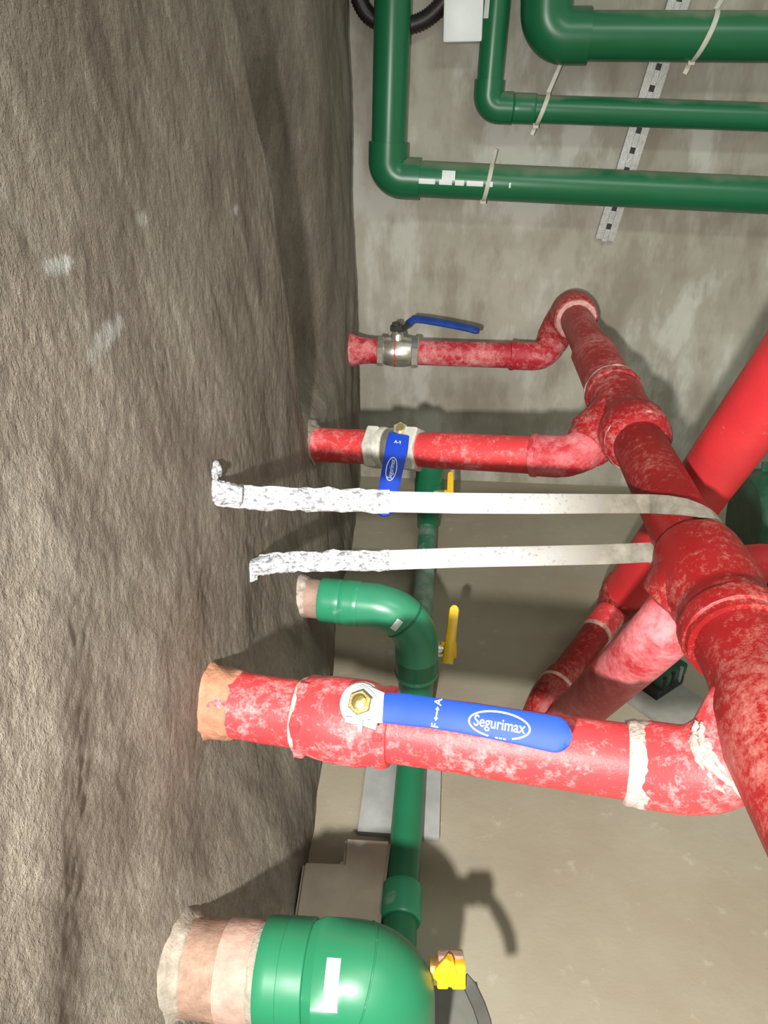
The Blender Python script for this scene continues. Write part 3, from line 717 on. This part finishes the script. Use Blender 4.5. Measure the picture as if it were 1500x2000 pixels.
# floor pieces
gp = box('base_plate', (-.043, .885, .006), (.063, 0, 0), (0, .145, 0), (0, 0, .006), 'grey_plate', None, .002)
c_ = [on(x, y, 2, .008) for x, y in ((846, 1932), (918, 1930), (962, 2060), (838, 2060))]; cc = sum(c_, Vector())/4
fp = box('flat_grey_slab', cc, (c_[1]-c_[0]+c_[2]-c_[3])/4, (c_[0]-c_[3]+c_[1]-c_[2])/4, (0, 0, .008), 'slab_grey', None, .002)  # thin grey slab laid flat on the floor
fp['label'] = 'flat grey slab on the floor beneath the black lever'; fp['category'] = 'cover'
gp['label'] = 'grey metal plate on the floor under the green header pipe'; gp['category'] = 'plate'
z0 = .055
cs = [on(x, y, 2, z0) for x, y in ((592, 1682), (670, 1684), (674, 1634), (764, 1640), (742, 1808), (574, 1796))]
cen = Vector((sum(c.x for c in cs)/6, sum(c.y for c in cs)/6, 0))
bm = bmesh.new(); top = [bm.verts.new(c-cen) for c in cs]; bot = [bm.verts.new((c.x-cen.x, c.y-cen.y, 0)) for c in cs]
bm.faces.new(top); bm.faces.new(bot[::-1])
for i in range(6): bm.faces.new((top[i], top[i-1], bot[i-1], bot[i]))
bmesh.ops.recalc_face_normals(bm, faces=bm.faces); bmesh.ops.bevel(bm, geom=list(bm.edges), offset=.004, segments=3, affect='EDGES')
me = bpy.data.meshes.new('mortar_block'); bm.to_mesh(me); bm.free(); bk = link('mortar_block', me, 'block'); autosmooth(me, 30); bk.location = cen
bk['label'] = 'brown stepped mortar block on the floor behind the big green elbow'; bk['category'] = 'block'

# ------------------------------------------------------------------ green wall pipes
def wy(px, py, y): return on(px, py, 1, y)
wg = 'green pipes on the back wall'
def wallpipe(label, top, corner, right, r, yv, yh=None, sock=1.16):
    yh = yh or yv
    a, c, b = wy(*top, yv), wy(*corner, yv), wy(*right, yh)
    a = c+(a-c)*(.95/(a-c).length); b = c+(b-c)*2.4
    t = thing('wall_pipe', label, 'pipe', c, wg)
    ua = (a-c).normalized(); ub = (b-c).normalized()
    tube('vertical_run', [a, lerp(a, c, .5), c+ua*r*1.5], r, 'green_wall', t)
    tube('horizontal_run', [c+ub*r*1.5, lerp(c, b, .3), lerp(c, b, .6), b], r, 'green_wall', t)
    tube('elbow', route([c+ua*r*1.9, c+ua*r*1.89, c, c+ub*r*1.89, c+ub*r*1.9], [0, 0, r*1.15, 0, 0], 14), r*sock, 'green_wall', t, seg=36)
    return t, c, ua, ub, r
tA, cA, uaA, ubA, rA = wallpipe('lowest green wall pipe with white striped sticker beside its elbow', (767, 0), (757, 347), (1500, 382), .0395, DY-.062)
tB, cB, uaB, ubB, rB = wallpipe('thin middle green wall pipe with short cable tie at its coupling', (970, 0), (952, 210), (1500, 229), .0285, DY-.055)
tC, cC, uaC, ubC, rC = wallpipe('thick topmost green wall pipe crossing the upper right corner', (1069, -60), (1066, 70), (1500, 72), .046, DY-.07)
ringband('coupling', lerp(cB, cB+ubB, .055), lerp(cB, cB+ubB, .105), rB*1.1, 'green_wall', tB, bev=.1)
# printed white stripe and labels on the lowest pipe
for x0, x1 in ((803, 852), (858, 884), (889, 907), (911, 944), (948, 962), (994, 996)):
    p0 = wy(x0, 347, DY-.062); p1 = wy(x1, 350, DY-.062); c = cA+ubA*(((p0+p1)*.5-cA).dot(ubA))
    sticker(tA, c, ubA, rA+.0004, .10, (p1-p0).length*.95, .011, name='printed_stripe')
c = cA+ubA*((wy(875, 360, DY-.062)-cA).dot(ubA)); sticker(tA, c, ubA, rA+.0008, -.28, .030, .021)
c = cB+uaB*((wy(985, 5, DY-.055)-cB).dot(uaB)); sticker(tB, c, uaB, rB+.0006, -.75, .06, .014)
# cable ties
def tie(label, c, ax, r, tail_up, tail_dn, w_=.0075, lean=0.0):
    t = thing('cable_tie', label, 'cable tie', c, 'pale cable ties on the green wall pipes')
    ax = Vector(ax).normalized(); f = Vector((0, -1, 0)); up = Vector((0, 0, 1)); up = (up-ax*up.dot(ax)).normalized()
    pts = []; nr = []
    for k in range(17):
        a = math.pi*(-.5+k/16); d = f*math.cos(a)+up*math.sin(a); p = c+d*(r+.0015)+ax*lean*math.sin(a)*r; pts.append(p); nr.append(d)
    strip('band', pts, [w_]*17, nr, .002, 'tie', t)
    if tail_up: q = pts[-1]; strip('tail', [q, q+up*tail_up*.5+ax*lean*tail_up*.5+f*.012, q+up*tail_up+ax*lean*tail_up+f*.016], [w_, w_*.9, w_*.8], [f]*3, .0018, 'tie', t)
    if tail_dn: q = pts[0]; strip('tail', [q, q-up*tail_dn*.5-ax*lean*tail_dn*.5+f*.004, q-up*tail_dn-ax*lean*tail_dn+f*.004], [w_, w_, w_*.9], [f]*3, .0018, 'tie', t)
    box('head', pts[1]+f*.002, ax*w_*.7, f*.004, up*.005, 'tie', t, .001)
ax_pt = lambda c, u, px, py, y: c+u*((wy(px, py, y)-c).dot(u))
tie('straight pale cable tie standing up from the lowest green wall pipe', ax_pt(cA, ubA, 952, 356, DY-.062), ubA, rA, .03, .006, .0095, .16)
tie('pale cable tie with long tail on the thin middle green wall pipe', ax_pt(cB, ubB, 1058, 214, DY-.055), ubB, rB*1.1, .085, .018, .009, .32)
tie('pale cable tie around the thick topmost green wall pipe', ax_pt(cC, ubC, 1372, 72, DY-.07), ubC, rC, .05, .02, .010, .36)
# slotted strut
a = wy(1392, -210, DY-.012); b = wy(1181, 468, DY-.012); ud = (a-b).normalized(); sd = Vector((0, 1, 0)).cross(ud).normalized(); Ln = (a-b).length
sr = thing('slotted_strut', 'perforated galvanised steel strut leaning on the back wall behind the green pipes', 'strut', b)
bm = bmesh.new(); hw_ = .0215
def addbox(bm, c, hx, hy, hz):
    vs = [bm.verts.new(c+sd*hx*i+Vector((0, 1, 0))*hy*j+ud*hz*k) for i in (-1, 1) for j in (-1, 1) for k in (-1, 1)]
    for f in ((0, 1, 3, 2), (4, 6, 7, 5), (0, 4, 5, 1), (2, 3, 7, 6), (0, 2, 6, 4), (1, 5, 7, 3)): bm.faces.new([vs[i] for i in f])
for sgn in (-1, 1):
    addbox(bm, b+ud*Ln/2+sd*sgn*(hw_*.64), hw_*.36, .0012, Ln/2)
    addbox(bm, b+ud*Ln/2+sd*sgn*hw_+Vector((0, .006, 0)), .0012, .006, Ln/2)
pitch = .042; k = 0; y = 0
while y < Ln:
    addbox(bm, b+ud*(y+.010), hw_*.30, .0012, .0145); y += pitch
bmesh.ops.recalc_face_normals(bm, faces=bm.faces)
me = bpy.data.meshes.new('m'); bm.to_mesh(me); bm.free(); link('channel', me, 'steel', sr, False)
box('backing', b+ud*Ln/2+Vector((0, .0105, 0)), sd*hw_, Vector((0, .001, 0)), ud*Ln/2, 'dark_grey', sr)
# white cover box and black hose
c = wy(901, 20, DY-.04); e = wy(868, 80, DY-.075)
wbx = thing('cable_duct', 'white plastic duct end hanging at the top between the green pipes', 'cable duct', c)
a = wy(903, 84, DY-.04); b = wy(908, -80, DY-.04)
ud2 = (b-a).normalized(); sd2 = ud2.cross(Vector((0, 1, 0))).normalized()
box('cover', (a+b)/2, sd2*.0415, Vector((0, .036, 0)), ud2*(b-a).length/2, 'white_plastic', wbx, .005)
hs = [wy(x, y, DY-.028) for x, y in ((690, -60), (700, -5), (722, 32), (765, 50), (812, 46), (850, 22), (880, -20), (890, -70))]
cv = []
for i in range(len(hs)-1):
    p0, p1, p2, p3 = hs[max(i-1, 0)], hs[i], hs[i+1], hs[min(i+2, len(hs)-1)]
    for k in range(14):
        t_ = k/14; cv.append(.5*((2*p1)+(p2-p0)*t_+(2*p0-5*p1+4*p2-p3)*t_*t_+(3*p1-p0-3*p2+p3)*t_**3))
o = tube('corrugated_hose', cv, [.0165+(.0022 if i % 2 else 0) for i in range(len(cv))], 'hose', None, seg=18, sharp=0)
o['label'] = 'black corrugated hose sagging behind the lowest green pipe at the top'; o['category'] = 'hose'

# ------------------------------------------------------------------ pump and small floor fitting
pc = Vector((.86, 1.42, .20))
pu = thing('pump', 'dark green cast pump behind the header at the right edge', 'pump', (pc.x, pc.y, 0))
prof = [(-.22, .05), (-.22, .095), (-.20, .11), (-.06, .115), (-.05, .15), (.03, .155), (.05, .12), (.07, .09), (.20, .088), (.22, .05)]
tube('casing', [pc+Vector((x, 0, 0)) for x, r in prof], [r for x, r in prof], 'pump', pu, seg=40)
for k in range(10):
    a = 2*math.pi*k/10; d = Vector((0, math.cos(a), math.sin(a))); tt = Vector((0, -math.sin(a), math.cos(a)))
    box('cooling_fin', pc+Vector((-.13, 0, 0))+d*.118, (.065, 0, 0), tt*.003, d*.012, 'pump', pu)
box('base_foot', pc+Vector((-.05, 0, -.155)), (.16, 0, 0), (0, .07, 0), (0, 0, .045), 'black', pu, .006)
box('terminal_box', pc+Vector((-.13, -.02, .135)), (.05, 0, 0), (0, .045, 0), (0, 0, .03), 'black', pu, .006)
fc = on(1288, 1352, 2, .0)
ft = thing('floor_fitting', 'small dark green fitting with black foot on a grey pad on the floor', 'fitting', fc)
dx = (on(1340, 1300, 2, 0)-on(1262, 1350, 2, 0)).normalized(); dy = Vector((-dx.y, dx.x, 0))
box('pad', fc+Vector((.005, -.035, .008)), dx*.055, dy*.055, (0, 0, .008), 'concrete_pad', ft, .003)
box('foot', fc+Vector((0, 0, .025)), dx*.040, dy*.020, (0, 0, .010), 'black', ft, .003)
box('cap', fc+Vector((.004, .008, .047)), dx*.038, dy*.022, (0, 0, .014), 'pump', ft, .005)
for k in (-1, 0, 1): tube('bolt', [fc+dx*.024*k-dy*.018+Vector((0, 0, .03)), fc+dx*.024*k-dy*.018+Vector((0, 0, .062))], .004, 'steel' if k == 1 else 'black', ft, seg=8)
